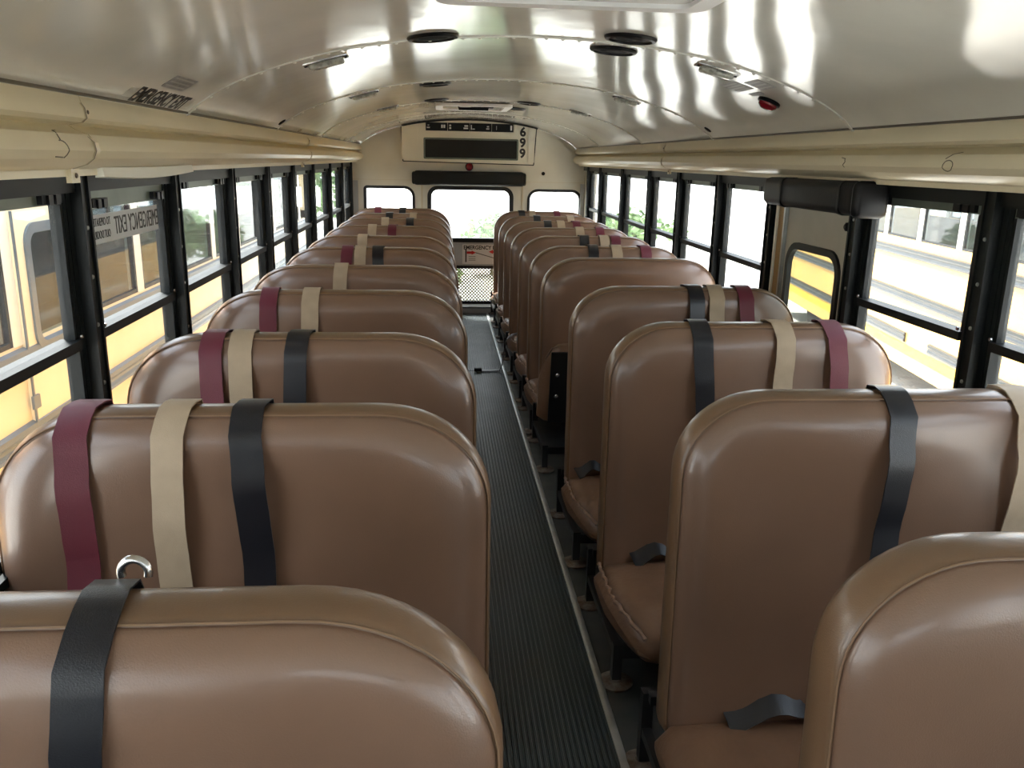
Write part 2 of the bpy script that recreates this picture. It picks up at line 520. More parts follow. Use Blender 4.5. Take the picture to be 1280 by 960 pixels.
def pen(root, side, strokes):
    b = MB()
    for stx in strokes:
        fine = []
        for (ya, za), (yb, zb) in zip(stx, stx[1:]):
            for k in range(4):
                t = k / 4
                fine.append((ya + (yb - ya) * t, za + (zb - za) * t))
        fine.append(stx[-1])
        b.tube([(side * (bulge_x(z) - .0003), y, z) for y, z in fine], 0.0013, 5)
    b.build('pen_mark', INKGAP, root)
# the handwritten 5 on the left and 6 on the right, plus a faint squiggle
def arc(cy, cz, ry, rz, a0, a1, n=10):
    return [(cy + ry * math.cos(math.radians(a0 + (a1 - a0) * k / n)), cz + rz * math.sin(math.radians(a0 + (a1 - a0) * k / n))) for k in range(n + 1)]
pen(cornL, -1, [[(1.865, 1.561), (1.845, 1.560), (1.835, 1.555)], [(1.835, 1.553), (1.828, 1.541)], arc(1.825, 1.523, .030, .018, 100, -60), [(1.835, 1.508), (1.80, 1.509)]])
pen(cornR, 1, [[(2.185, 1.562), (2.205, 1.556), (2.222, 1.545)], arc(2.20, 1.527, .023, .014, 0, 360, 16)])
pen(cornR, 1, [[(2.83, 1.548), (2.80, 1.545), (2.79, 1.535), (2.80, 1.525), (2.79, 1.517)]])
# sagging white strip below the left cornice
b = MB()
ny = 14
rings = []
for k in range(ny + 1):
    y = 2.145 + (2.90 - 2.145) * k / ny
    sag = -0.010 * math.sin(PI * k / ny)
    rings.append([Vector((-1.108, y, 1.486 + sag * .3)), Vector((-1.094, y, 1.484 + sag * .3)), Vector((-1.090, y, 1.463 + sag)), Vector((-1.112, y, 1.460 + sag))])
b.loft(rings, True)
b.build('white_strip', WHTRIM, cornL, 40)

# ------------------------------------------------------------------ side walls, pillars and windows
LP = [-2.33, -1.58, -0.83, -0.08, 0.67, 1.42, 2.165, 2.91, 3.69, 4.44, 5.20, 6.01, 6.93, 7.78, 8.56]
RPOST = [-2.33, -1.58, -0.83, -0.08, 0.67, 1.42, 2.15, 2.885, 3.665, 4.40, 5.15, 5.90, 6.80, 7.75, 8.40]
def side_wall(side, name, label, posts, door=None):
    b = MB()
    segs = [(Y0, D + .05)] if not door else [(Y0, door[0]), (door[1], D + .05)]
    for a, c in segs:
        b.box(side * W, side * 1.25, a, c, 0.0, ZS - .02)
    b.box(side * (W + .01), side * 1.25, Y0, D + .05, 1.46, 1.70)
    if posts[-1] < D:
        b.box(side * W, side * 1.25, posts[-1] + .03, D + .05, ZS - .02, 1.47)
    w = b.build(name, WALLLOW)
    tag(w, label, None, None, 'structure')
    MB().box(side * (W - .012), side * 1.24, Y0, D, 1.425, 1.466).build('header_rail', FRAMEB, w)
    for a, c in segs:
        rb = MB().box(side * (W - .02), side * 1.25, a, c, ZS - .02, ZS)
        rb.build('sill', FRAMEB, w)
    for y in posts:
        p = MB()
        hw = 0.052
        p.box(side * 1.172, side * 1.214, y - hw, y + hw, ZS, 1.43)
        p.box(side * 1.150, side * 1.172, y - .030, y + .030, ZS, 1.464)
        p.box(side * 1.144, side * 1.150, y - .030, y - .020, ZS, 1.464)
        p.box(side * 1.144, side * 1.150, y + .014, y + .024, ZS, 1.464)
        po = p.build('pillar', FRAMEB, w)
        r = MB()
        for z in (0.80, 0.95, 1.10, 1.22, 1.34):
            r.lathe([(.006, 0), (.005, .003), (.002, .004)], frame_m((side * 1.150, y - .003, z), (0, 1, 0), (0, 0, side)) @ Matrix.Rotation(PI, 4, 'X'), 7)
        tag(r.build('rivets', ALU, po), kind='stuff')
    return w
wallL = side_wall(-1, 'wall_left', 'left bus wall of black window pillars', LP)
wallR = side_wall(1, 'wall_right', 'right bus wall of black window pillars', RPOST, (2.935, 3.62))

WN = [0]
def side_window(side, ya, yb, glassm, drop=0.0, zt=ZH):
    WN[0] += 1
    root = empty('window_%d' % WN[0], (0, 0, 0), None, None, None, 'structure')
    y0, y1 = ya + .050, yb - .050
    t = .018
    zt = zt - drop
    f = MB()
    f.box(side * 1.174, side * 1.208, y0, y0 + t, ZS, 1.43)
    f.box(side * 1.174, side * 1.208, y1 - t, y1, ZS, 1.43)
    f.box(side * 1.174, side * 1.225, y0 + t, y1 - t, ZS, ZS + .02)
    f.build('window_frame', FRAMEB, root)
    # top sash bar with its two latches
    MB().box(side * 1.178, side * 1.208, y0 + t, y1 - t, zt, 1.43).build('sash_bar', FRAMEG, root)
    for yy in (y0 + t + .07, y1 - t - .07):
        l = MB().box(side * 1.166, side * 1.178, yy - .05, yy + .05, zt + .004, zt + .026)
        l.box(side * 1.160, side * 1.166, yy - .030, yy - .008, zt + .002, zt + .024)
        l.box(side * 1.160, side * 1.166, yy + .008, yy + .030, zt + .002, zt + .024)
        l.build('latch', BLKP, root)
    MB().box(side * 1.164, side * 1.215, y0 + t, y1 - t, ZM - .013, ZM + .012).build('meeting_rail', FRAMEB, root)
    s = MB()
    s.box(side * 1.176, side * 1.20, y0 + t, y0 + t + .012, ZM, zt)
    s.box(side * 1.176, side * 1.20, y1 - t - .012, y1 - t, ZM, zt)
    s.build('sash_side', FRAMEB, root)
    MB().box(side * 1.188, side * 1.191, y0 + t + .012, y1 - t - .012, ZM + .012, zt).build('upper_pane', glassm, root)
    MB().box(side * 1.198, side * 1.201, y0 + t, y1 - t, ZS + .02, ZM - .013).build('lower_pane', glassm, root)
    for yy in (y0 + t + .006, y1 - t - .006):
        MB().lathe([(.006, 0), (.005, .004)], frame_m((side * 1.164, yy, ZM + .02), (0, 1, 0), (0, 0, side)) @ Matrix.Rotation(PI, 4, 'X'), 8).build('catch_button', STEEL, root)
    return root
for i in range(len(LP) - 1):
    side_window(-1, LP[i], LP[i + 1], GL_SIDE, 0.022 if i == 6 else 0.0)
for i in range(len(RPOST) - 1):
    if i == 7: continue                       # the side emergency door stands here
    side_window(1, RPOST[i], RPOST[i + 1], GL_RIGHT)

# mirrored EMERGENCY EXIT sticker, printed to be read from outside, on the second left window
stk = empty('window_sticker', (-1.1865, 2.525, 1.325), 'silvery emergency exit sticker with reversed black letters on left window pane', 'sign')
def stick_m(y, z): return frame_m((0.0012, y - 2.525, z - 1.325), (0, -1, 0), (0, 0, 1))
MB().box(-.0006, .0006, 2.245 - 2.525, 2.805 - 2.525, -.040, .036).build('sticker_film', GREYP, stk)
text_mesh('EMERGENCY EXIT', .070, stick_m(2.622, 1.322), .0004, xs=.66).build('black_letters', INK, stk)
text_mesh('TO OPERATE', .030, stick_m(2.350, 1.340), .0004, xs=.66).build('black_letters', INK, stk)
text_mesh('OUT DOOR', .030, stick_m(2.350, 1.307), .0004, xs=.66).build('black_letters', INK, stk)

# ------------------------------------------------------------------ side emergency door (right)
d2 = empty('door_2', (0, 0, 0), 'cream side emergency door with a rounded black-framed window', None, None, 'structure')
PX = lambda u, v, d: Vector((1.172 + d, u, v))
hole = rrect(2.985, 3.455, 0.62, 1.205, .085)
b = MB().panel([(2.937, 0.02), (3.50, 0.02), (3.50, 1.44), (2.937, 1.44)], [hole], PX, .012)
b.build('door_panel', PANELD, d2)
gi = rrect(3.003, 3.437, 0.638, 1.188, .07)
MB().ring(rrect(2.975, 3.465, 0.61, 1.215, .095), gi, lambda u, v, d: Vector((1.161 + d, u, v)), .020).build('window_gasket', RUBBER, d2, 40)
MB().panel(rrect(2.99, 3.45, 0.63, 1.20, .08), [], lambda u, v, d: Vector((1.178 + d, u, v)), .003).build('door_pane', GL_DOOR, d2)
MB().box(1.165, 1.186, 3.502, 3.515, 0.0, 1.45).box(1.158, 1.178, 3.505, 3.52, 0, 1.44).build('door_seal', ALU, d2)
MB().box(1.166, 1.188, 3.520, 3.590, 0.0, 1.45).build('jamb', JAMB, d2)
MB().box(1.160, 1.19, 3.590, 3.611, 0.0, 1.45).build('jamb_edge', WALLC, d2)
MB().lathe([(.016, 0), (.016, .012), (.008, .018)], frame_m((1.172, 2.955, 1.31), (0, 1, 0), (0, 0, 1)) @ Matrix.Rotation(PI, 4, 'X'), 10).build('door_bolt', BLKP, d2)

pad = empty('head_bumper_pad', (1.10, 3.10, 1.42), 'black vinyl head pad mounted above the right side emergency door', 'pad')
b = rbox(-.055, .062, -.40, .40, -.058, .052, .028, 3)
b.build('pad_body', PADM, pad, 50)
for yy in (-.30, .20):
    MB().add(*(lambda q: (q.v, q.f))(rbox(-.058, .060, yy - .012, yy + .012, -.061, .054, .02, 2))).build('cover_fold', PADM, pad, 50)
rbox(-.060, .060, -.432, -.385, -.064, .056, .024, 3).build('end_cap', BLKP, pad, 50)

# ------------------------------------------------------------------ rear wall, rear emergency door, rear windows
PB = lambda u, v, d: Vector((u, D + d, v))
arch = [(-1.20, 0.0), (1.20, 0.0), (1.20, 1.56)] + [(x, zc(x)) for x in [1.12 - 2.24 * k / 30 for k in range(31)]] + [(-1.20, 1.56)]
hl = rrect(-1.045, -.547, .72, 1.238, (.04, .10, .03, .04))
hr = rrect(.596, 1.145, .72, 1.228, (.04, .10, .10, .04))
door_open = [(-.475, 0.0), (.54, 0.0), (.54, 1.30), (-.475, 1.30)]
outer = [(-1.20, 0.0), (-.475, 0.0), (-.475, 1.30), (.54, 1.30), (.54, 0.0), (1.20, 0.0)] + arch[2:]
wallB = MB().panel(outer, [hl, hr], PB, .05).build('wall_back', WALLC)
tag(wallB, 'cream rear bulkhead above and beside the rear emergency door', None, None, 'structure')
MB().box(-1.17, 1.20, D - .006, D, 1.30, 1.303).build('panel_seam', LIP, wallB)
for sx, xx in ((-1, -1.165), (1, 1.19)):
    MB().box(xx - .06 if sx > 0 else xx, xx + .06 if sx < 0 else xx, D - .035, D, 0.68, 1.29).build('corner_post', DOORG, wallB)
def rear_window(n, h, x0, x1, z0, z1, r):
    root = empty('window_%d' % n, (0, 0, 0), None, None, None, 'structure')
    i = .022
    inner = rrect(x0 + i, x1 - i, z0 + i, z1 - i, tuple(max(.01, q - i) for q in r))
    out_ = rrect(x0 - .006, x1 + .006, z0 - .006, z1 + .006, tuple(q + .006 for q in r))
    MB().ring(out_, inner, lambda u, v, d: Vector((u, D - .012 + d, v)), .07).build('window_gasket', RUBBER, root, 40)
    MB().panel(rrect(x0 + .01, x1 - .01, z0 + .01, z1 - .01, tuple(max(.01, q - .01) for q in r)), [], lambda u, v, d: Vector((u, D + .025 + d, v)), .003).build('window_pane', GL_REAR, root)
rear_window(WN[0] + 1, hl, -1.045, -.547, .72, 1.238, (.04, .10, .03, .04))
rear_window(WN[0] + 2, hr, .596, 1.145, .72, 1.228, (.04, .10, .10, .04))
d1 = empty('door_1', (0, 0, 0), 'rear emergency door with a wide window and perforated lower pane', None, None, 'structure')
dw = rrect(-.405, .436, .705, 1.237, (.05, .09, .09, .05))
dl = rrect(-.405, .436, .085, .425, .02)
MB().panel([(-.470, .03), (.535, .03), (.535, .450), (-.470, .450)], [dl], PB, .045).build('lower_panel', BLKP, d1)
MB().panel([(-.470, .450), (.535, .450), (.535, .695), (-.470, .695)], [], PB, .045).build('middle_panel', DOORG, d1)
MB().panel([(-.470, .695), (.535, .695), (.535, 1.296), (-.470, 1.296)], [dw], PB, .045).build('upper_panel', WALLC, d1)
MB().box(-.478, -.466, D - .012, D, .03, 1.30).box(.53, .545, D - .012, D, .03, 1.30).build('door_edge', LIP, d1)
MB().ring(rrect(-.418, .449, .692, 1.250, (.06, .10, .10, .06)), rrect(-.378, .409, .735, 1.212, (.03, .07, .07, .03)), lambda u, v, d: Vector((u, D - .014 + d, v)), .07).build('window_gasket', RUBBER, d1, 40)
MB().panel(rrect(-.395, .426, .715, 1.227, .05), [], lambda u, v, d: Vector((u, D + .025 + d, v)), .003).build('window_pane', GL_REAR, d1)
MB().box(-.470, .535, D - .012, D, .425, .455).build('black_strip', RUBBER, d1)
MB().panel(rrect(-.395, .426, .085, .425, .02), [], lambda u, v, d: Vector((u, D + .030 + d, v)), .003).build('lower_pane', GL_SIDE, d1)
# expanded metal guard over the lower pane
lat = MB()
stp = .034
zl0, zl1, xl0, xl1 = .085, .425, -.405, .436
def strand(p, q):
    d = Vector((q[0] - p[0], 0, q[1] - p[1])).normalized()
    nn = Vector((-d.z, 0, d.x)) * .0062
    a = Vector((p[0], D + .004, p[1])); c = Vector((q[0], D + .004, q[1]))
    lat.add([a - nn, a + nn, c + nn, c - nn, a - nn + Vector((0, .006, 0)), a + nn + Vector((0, .006, 0)), c + nn + Vector((0, .006, 0)), c - nn + Vector((0, .006, 0))],
            [(0, 1, 2, 3), (7, 6, 5, 4), (0, 3, 7, 4), (1, 5, 6, 2)])
H = zl1 - zl0
k = xl0 - H
while k < xl1 + H:
    for sgn in (1, -1):
        # x = k + sgn * (z - zl0) clipped to the opening
        za, zb = zl0, zl1
        xa, xb = (k, k + H) if sgn > 0 else (k + H, k)
        pts = []
        for z in (za, zb):
            x = xa + (xb - xa) * (z - za) / (zb - za)
            pts.append((x, z))
        (x1_, z1_), (x2_, z2_) = pts
        def clip(xl, x1_, z1_, x2_, z2_):
            t = (xl - x1_) / (x2_ - x1_)
            return (xl, z1_ + (z2_ - z1_) * t)
        if max(x1_, x2_) < xl0 or min(x1_, x2_) > xl1:
            continue
        P, Q = (x1_, z1_), (x2_, z2_)
        if P[0] < xl0: P = clip(xl0, x1_, z1_, x2_, z2_)
        if P[0] > xl1: P = clip(xl1, x1_, z1_, x2_, z2_)
        if Q[0] < xl0: Q = clip(xl0, x1_, z1_, x2_, z2_)
        if Q[0] > xl1: Q = clip(xl1, x1_, z1_, x2_, z2_)
        strand(P, Q)
    k += stp
tag(lat.build('mesh_guard', LATTICE, d1), kind='stuff')
# door sign
sg = empty('door_sign', (.17, D - .002, .572), 'white emergency door instruction plate with red arrows on rear door', 'sign')
def sgm(x, z, y=-.0035): return frame_m((x - .17, y, z - .572), (1, 0, 0), (0, 0, 1))
MB().panel(rrect(-.235, .235, -.10, .10, .008), [], lambda u, v, d: Vector((u, -.003 + d, v)), .003).build('sign_plate', WHITEP, sg)
text_mesh('EMERGENCY DOOR', .054, sgm(.17, .638), .0005, xs=.92, bold=.0015).build('black_letters', INK, sg)
for x0_, x1_, zz in ((-.02, .075, .588), (.30, .205, .598)):
    s_ = 1 if x1_ > x0_ else -1
    ar = MB()
    ar.add([Vector((q - .17, -.0045, w_ - .572)) for q, w_ in ((x0_, zz - .012), (x1_ - s_ * .045, zz - .012), (x1_ - s_ * .045, zz - .022), (x1_, zz), (x1_ - s_ * .045, zz + .022), (x1_ - s_ * .045, zz + .012), (x0_, zz + .012))], [tuple(range(7))])
    ar.build('red_arrow', REDP, sg)
ln = MB().box(-.035 - .17, -.022 - .17, -.0045, -.003, .490 - .572, .625 - .572)
ln.add([Vector((q - .17, -.0045, w_ - .572)) for q, w_ in ((.07, .585), (.30, .52), (.30, .527), (.07, .592))], [(0, 1, 2, 3)])
ln.build('lever_drawing', INK, sg)
for zz in (.545, .525, .508):
    MB().box(.0 - .17, .07 - .17, -.004, -.003, zz - .572, zz - .566).build('small_print', LABELG, sg)

# destination / warning light box above the rear door
bx = empty('rear_light_box', (0, D, 1.48), 'cream metal box with dark screen and black figures 699 above rear door', 'box')
def topz(x): return zc(x) - .016 - 1.48
DB = .16
ot = [(-.645, .010), (.625, -.005)] + [(x, topz(x)) for x in [.645 - 1.305 * k / 16 for k in range(17)]]
def face(hs, y, th, nm, mt):
    return MB().panel(ot, hs, lambda u, v, d: Vector((u, y + d, v)), th).build(nm, mt, bx)
h_strip = rrect(-.431, .428, .293, .372, .006, 2)
h_scr = rrect(-.442, .468, .037, .222, .010, 2)
h_g1 = rrect(-.38, -.09, .236, .262, .010, 3)
h_g2 = rrect(.07, .385, .236, .262, .010, 3)
face([h_strip, h_scr, h_g1, h_g2], -DB, .012, 'front_plate', WALLC)
face([], -DB + .012, DB - .012, 'box_body', WALLC)
MB().panel(rrect(-.660, -.505, .022, .330, .008, 3), [], lambda u, v, d: Vector((u, -DB - .012 + d, v)), .012).build('side_flange', WALLC, bx)
MB().panel(rrect(.572, .632, .010, .335, .008, 3), [], lambda u, v, d: Vector((u, -DB - .012 + d, v)), .012).build('side_flange', WALLC, bx)
b = MB()
xx = [.66 - 1.32 * k / 24 for k in range(25)]
b.loft([[Vector((x, -DB - .008, topz(x) - .002)), Vector((x, -DB - .008, topz(x) + .015)), Vector((x, -DB + .05, topz(x) + .015)), Vector((x, -DB + .05, topz(x) - .002))] for x in xx], True)
b.build('rubber_seal', RUBBER, bx)
e_ = MB()
for (ua, va), (ub, vb) in zip([(-.665, topz(.66)), (-.650, .004), (.630, -.012)], [(-.650, .004), (.630, -.012), (.650, topz(.65))]):
    d_ = Vector((ub - ua, 0, vb - va)).normalized(); n_ = Vector((-d_.z, 0, d_.x)) * .0045
    e_.loft([[Vector((ua, yy, va)) + n_ * sg_ for yy, sg_ in ((-DB - .004, -1), (-DB - .004, 1), (-DB + .03, 1), (-DB + .03, -1))], [Vector((ub, yy, vb)) + n_ * sg_ for yy, sg_ in ((-DB - .004, -1), (-DB - .004, 1), (-DB + .03, 1), (-DB + .03, -1))]], True)
tag(e_.build('edge_shadow_line', RUBBER, bx), kind='stuff')  # dark outline added as the shadow gap around the box edges
sc = MB().panel(rrect(-.440, .466, .040, .220, .008, 2), [], lambda u, v, d: Vector((u, -DB + .006 + d, v)), .004).build('dark_screen', SCREEN, bx)
MB().ring(rrect(-.450, .476, .029, .230, .012, 2), rrect(-.434, .460, .045, .214, .006, 2), lambda u, v, d: Vector((u, -DB - .005 + d, v)), .012).build('screen_frame', FRAMEG, bx)
for k in range(4):
    xa = -.428 + k * .2138
    tl = MB().box(xa, xa + .2095, -DB - .003, -DB + .006, .295, .371).build('black_tile', BLKP, bx)
    yy = -DB - .0042
    if k == 0: marks = [(.012, .040, .022, .034), (.018, .034, .046, .054), (.150, .165, .026, .056), (.172, .188, .026, .056)]
    elif k == 1: marks = [(.014, .032, .018, .036), (.014, .032, .044, .058), (.152, .196, .020, .034), (.160, .196, .042, .056)]
    elif k == 2: marks = [(.010, .018, .016, .060), (.024, .048, .018, .026), (.158, .188, .020, .032), (.164, .186, .040, .052)]
    else: marks = [(.042, .047, .018, .056), (.180, .196, .016, .062)]
    for (a_, b_, c_, d_) in marks:
        MB().box(xa + a_, xa + b_, yy, yy + .002, .295 + c_, .295 + d_).build('white_mark', WHITEP, tl)
for ch, zz in (('6', 1.777), ('9', 1.675), ('9', 1.575)):
    text_mesh(ch, .118, frame_m((.517, -DB - .001, zz - 1.48), (1, 0, 0), (0, 0, 1)), .001, bold=.0045).build('black_figure', INK, bx)

pd = empty('rear_door_pad', (0.0, D - .05, 1.327), 'long black padded head bumper above the rear emergency door', 'pad')
rbox(-.555, .555, -.055, .05, -.07, .07, .035, 4).build('pad_body', PADM, pd, 50)
for sx in (-1, 1):
    rbox(sx * .548 - .02, sx * .548 + .02, -.05, .05, -.063, .062, .02, 2).build('end_cap', PADM, pd, 50)
rl = empty('red_reflector', (0.0, D - .001, 1.440), 'round red lamp between the light box and the rear door pad', 'lamp')
mm = Matrix.Rotation(PI / 2, 4, 'X')
MB().lathe([(.040, 0), (.040, .012), (.034, .016)], mm, 20).build('lamp_base', BLKP, rl, 40)
MB().lathe([(.034, .010), (.032, .024), (.020, .032), (.004, .034)], mm, 20).build('red_lens', REDL, rl, 40)
b = MB().lathe([(.018, 0), (.018, .006), (.010, .010)], frame_m((.747, D, 1.387), (1, 0, 0), (0, 0, 1)), 12)
b.build('hole_plug', BLKP, wallB)

# unseen front bulkhead behind the camera; windscreen shrunk to cut light on near seats
fw_out = [(-1.20, -0.06), (1.20, -0.06), (1.20, 1.56)] + [(x, zc(x)) for x in [1.12 - 2.24 * k / 30 for k in range(31)]] + [(-1.20, 1.56)]
wallF = MB().panel(fw_out, [rrect(-.85, .85, 1.0, 1.45, .1)], lambda u, v, d: Vector((u, Y0 - .05 + d, v)), .05).build('unseen_wall_front', DARKWALL)
tag(wallF, 'unseen front bulkhead with windscreen opening shrunk to limit light', None, None, 'structure')
MB().panel(rrect(-.86, .86, .99, 1.46, .1), [], lambda u, v, d: Vector((u, Y0 - .03 + d, v)), .004).build('unseen_windscreen_pane', GL_SIDE, wallF)

# ------------------------------------------------------------------ seats
Z0S, Z1S = 0.19, 1.020
def seat_outline(x0, x1, inset=0.0, n=12):
    # closed loop (x, z), counter-clockwise; large rounded top corners
    rx, rz, rb = (0.20, 0.18, 0.04) if x1 > 0 else (0.23, 0.20, 0.04)
    pts = []
    def corner(cx, cz, rx_, rz_, a0, m_, e=0.96):
        for k in range(m_ + 1):
            a = a0 + PI / 2 * k / m_
            ca, sa = math.cos(a), math.sin(a)
            pts.append((cx + rx_ * math.copysign(abs(ca) ** e, ca), cz + rz_ * math.copysign(abs(sa) ** e, sa)))
    corner(x1 - rb, Z0S + rb, rb, rb, -PI / 2, 4)
    zs = [Z0S + .2, Z0S + .4, Z0S + .55]
    pts += [(x1, z) for z in zs]
    corner(x1 - rx, Z1S - rz, rx, rz, 0, n)
    w = (x1 - x0 - 2 * rx)
    pts += [(x1 - rx - w * k / 6, Z1S) for k in range(1, 6)]
    corner(x0 + rx, Z1S - rz, rx, rz, PI / 2, n)
    pts += [(x0, z) for z in reversed(zs)]
    corner(x0 + rb, Z0S + rb, rb, rb, PI, 4)
    w2 = (x1 - x0 - 2 * rb)
    pts += [(x0 + rb + w2 * k / 6, Z0S) for k in range(1, 6)]
    if inset:
        cx = (x0 + x1) / 2
        hx, hz = (x1 - x0) / 2, (Z1S - Z0S) / 2
        cz = (Z0S + Z1S) / 2
        pts = [(cx + (x - cx) * (hx - inset) / hx, cz + (z - cz) * (hz - inset) / hz) for x, z in pts]
    return pts
def lean(z): return (z - Z1S) * 0.03
def face_loop(x0, x1, inset, y, wob=None):
    out = []
    for (x, z) in seat_outline(x0, x1, inset):
        dy = wob(x, z) if wob else 0
        out.append(Vector((x, y + lean(z) + dy, z)))
    return out
YF = -0.085                                # front seam
def seat_back(side, root, seed=0, xe=None):
    x0, x1 = (0.245, 1.163) if side > 0 else (-1.163, xe or -0.198)
    r = random.Random(seed)
    ph = [r.uniform(0, 6.28) for _ in range(6)]
    def wob(x, z):
        lo = max(0.0, min(1.0, (0.62 - z) / .3))
        return .006 * math.sin(9 * x + ph[0]) * math.sin(11 * z + ph[1]) + lo * .010 * math.sin(23 * x + 5 * z + ph[2]) * math.sin(6 * z + ph[3])
    # front panel
    b = MB()
    rings = [face_loop(x0, x1, -.0005, YF + .012), face_loop(x0, x1, -.0005, YF), face_loop(x0, x1, .003, YF - .007), face_loop(x0, x1, .010, YF - .015), face_loop(x0, x1, .022, YF - .024, lambda x, z: wob(x, z) * .2), face_loop(x0, x1, .040, YF - .031, lambda x, z: wob(x, z) * .5),
             face_loop(x0, x1, .065, YF - .034, lambda x, z: wob(x, z) * .8), face_loop(x0, x1, .10, YF - .033, wob), face_loop(x0, x1, .14, YF - .030, wob), face_loop(x0, x1, .19, YF - .027, wob),
             face_loop(x0, x1, .25, YF - .025, wob), face_loop(x0, x1, .33, YF - .024, wob)]
    n = len(rings[0])
    b.loft(rings, False)
    cx = (x0 + x1) / 2
    b.add(rings[-1], [tuple(range(n))])
    b.build('backrest', VINYL, root, 75)
    # side and top band
    b = MB()
    rings = []
    for q, o in ((0.006, .003), (0.0, -.004), (-.016, -.010), (-.045, -.012), (-.070, -.009), (YF + .003, -.0035), (YF + .004, .004)):
        rings.append(face_loop(x0, x1, o, q))
    b.loft(rings, False)
    b.build('edge_band', BAND, root, 75)
    # rear panel
    b = MB()
    rings = [face_loop(x0, x1, .002, -.004), face_loop(x0, x1, .004, .004), face_loop(x0, x1, .03, .010), face_loop(x0, x1, .12, .014)]
    b.loft(rings, False)
    b.add(rings[-1], [tuple(range(len(rings[0])))])
    b.build('rear_panel', BAND, root, 75)
    # stitched piping along the front seam
    lp = [p for p in face_loop(x0, x1, -.0042, YF + .002) if p.z > Z0S + .03]
    i0 = min(range(len(lp)), key=lambda i: 0)
    t = MB()
    # start at the right-hand bottom, run over the top to the left-hand bottom
    seq = [p for p in lp]
    t.tube(seq, .0015, 5)
    t.build('seam_piping', THREAD, root, 60)
    return x0, x1

def seat_cushion(side, root, flip=False, seed=0):
    x0, x1 = (0.212, 1.160) if side > 0 else (-1.160, -0.215)
    yb, yf = YF - .018, -.545
    zt, zb = .262, .112
    b = MB()
    nx, ny = 26, 14
    r = random.Random(seed)
    ph = [r.uniform(0, 6.28) for _ in range(4)]
    # superellipse-section cushion: loft closed section rings along x
    rings = []
    for i in range(nx + 1):
        t = i / nx
        u = 2 * t - 1
        # end rounding at both x ends
        e = (1 - abs(u) ** 9) ** (1 / 3)
        x = x0 + (x1 - x0) * t
        sec = []
        m_ = 28
        for k in range(m_):
            a = 2 * PI * k / m_
            ca, sa = math.cos(a), math.sin(a)
            sy = math.copysign(abs(ca) ** .45, ca)
            sz = math.copysign(abs(sa) ** .55, sa)
            hy, hz = (yb - yf) / 2, (zt - zb) / 2
            eu = .80 + .20 * e if e < 1 else 1
            y = (yb + yf) / 2 + hy * sy * (0.90 + .10 * e)
            z = (zt + zb) / 2 + hz * sz * (.25 + .75 * e)
            f = max(0, (-.36 - y) / .2)
            z -= f * f * .055 * (1 if sz > 0 else .35)
            if sz > 0:
                z += .004 * math.sin(17 * x + ph[0]) * math.sin(21 * y + ph[1])
            # rounded front corner on the aisle side
            xx = x
            if t < .3:
                xx = x + max(0, (-.34 - y) / .2) ** 1.6 * .07 * (1 - t / .3)
            sec.append(Vector((xx, y, z)))
        rings.append(sec)
    b.loft(rings, True)
    if flip:
        # folded up against the backrest, hinge at its rear edge
        rot = Matrix.Translation((0, yb - .08, .20)) @ Matrix.Rotation(math.radians(-80), 4, 'X') @ Matrix.Translation((0, -yb, -.20))
        b.v = [tuple(rot @ Vector(v)) for v in b.v]
    c = b.build('cushion', SEATVINYL, root, 60)
    if flip:
        pl = MB()
        vs = [Vector((x0 + .05, yb - .02, zb - .004)), Vector((x1 - .05, yb - .02, zb - .004)), Vector((x1 - .05, yf + .03, zb - .004)), Vector((x0 + .05, yf + .03, zb - .004))]
        vs += [v + Vector((0, 0, .012)) for v in vs]
        pl.add([rot @ v for v in vs], [(3, 2, 1, 0), (4, 5, 6, 7), (0, 1, 5, 4), (1, 2, 6, 5), (2, 3, 7, 6), (3, 0, 4, 7)])
        pl.build('cushion_board', RUBBER, c)
        for yy in (yf + .15, yf + .27):
            mm = rot @ Matrix.Translation((x0 + .085, yy, zb - .004)) @ Matrix.Rotation(PI, 4, 'X')
            MB().lathe([(.012, 0), (.011, .007), (.004, .010)], mm, 8).build('bolt_head', STEEL, c)
    return c
def scuff_strip(root, seed, side=1):
    # torn, taped welt along the aisle-side front corner of a cushion
    r = random.Random(seed)
    pts, rad = [], []
    for k in range(30):
        t = k / 29
        y = -.13 - .40 * t
        f = max(0, (-.36 - y) / .2)
        pts.append((0.226 + .003 * math.sin(k * 1.7) + max(0, (-.34 - y) / .2) ** 1.6 * .07, y, .240 - f * f * .050 + r.uniform(-.003, .003)))
        rad.append(.0052 + r.uniform(-.002, .0025))
    MB().tube(pts, rad, 7).build('scuffed_welt', SCUFF, root, 60)

def legs(side, root):
    xl = 0.232 if side > 0 else -0.235
    for yy, zt in ((-.43, .135), (.035, .22)):
        l = MB().box(xl - .014, xl + .014, yy - .014, yy + .014, 0.004, zt).build('leg', BLACKM, root)
        f = MB()
        T = Matrix.Translation((xl, yy, 0))
        f.lathe([(.052, 0.0), (.052, .006), (.044, .011), (.022, .013), (.020, .018)], T, 18)
        f.build('foot_flange', RUST, l, 35)
    xr = 1.165 if side > 0 else -1.165
    f = MB()
    f.box(xl, xr, -.445, -.415, .09, .125)
    f.box(xl, xr, .0, .028, .20, .225)
    f.box(xl - .012, xl + .012, -.44, .04, .095, .12)
    f.build('seat_frame', BLACKM, root)

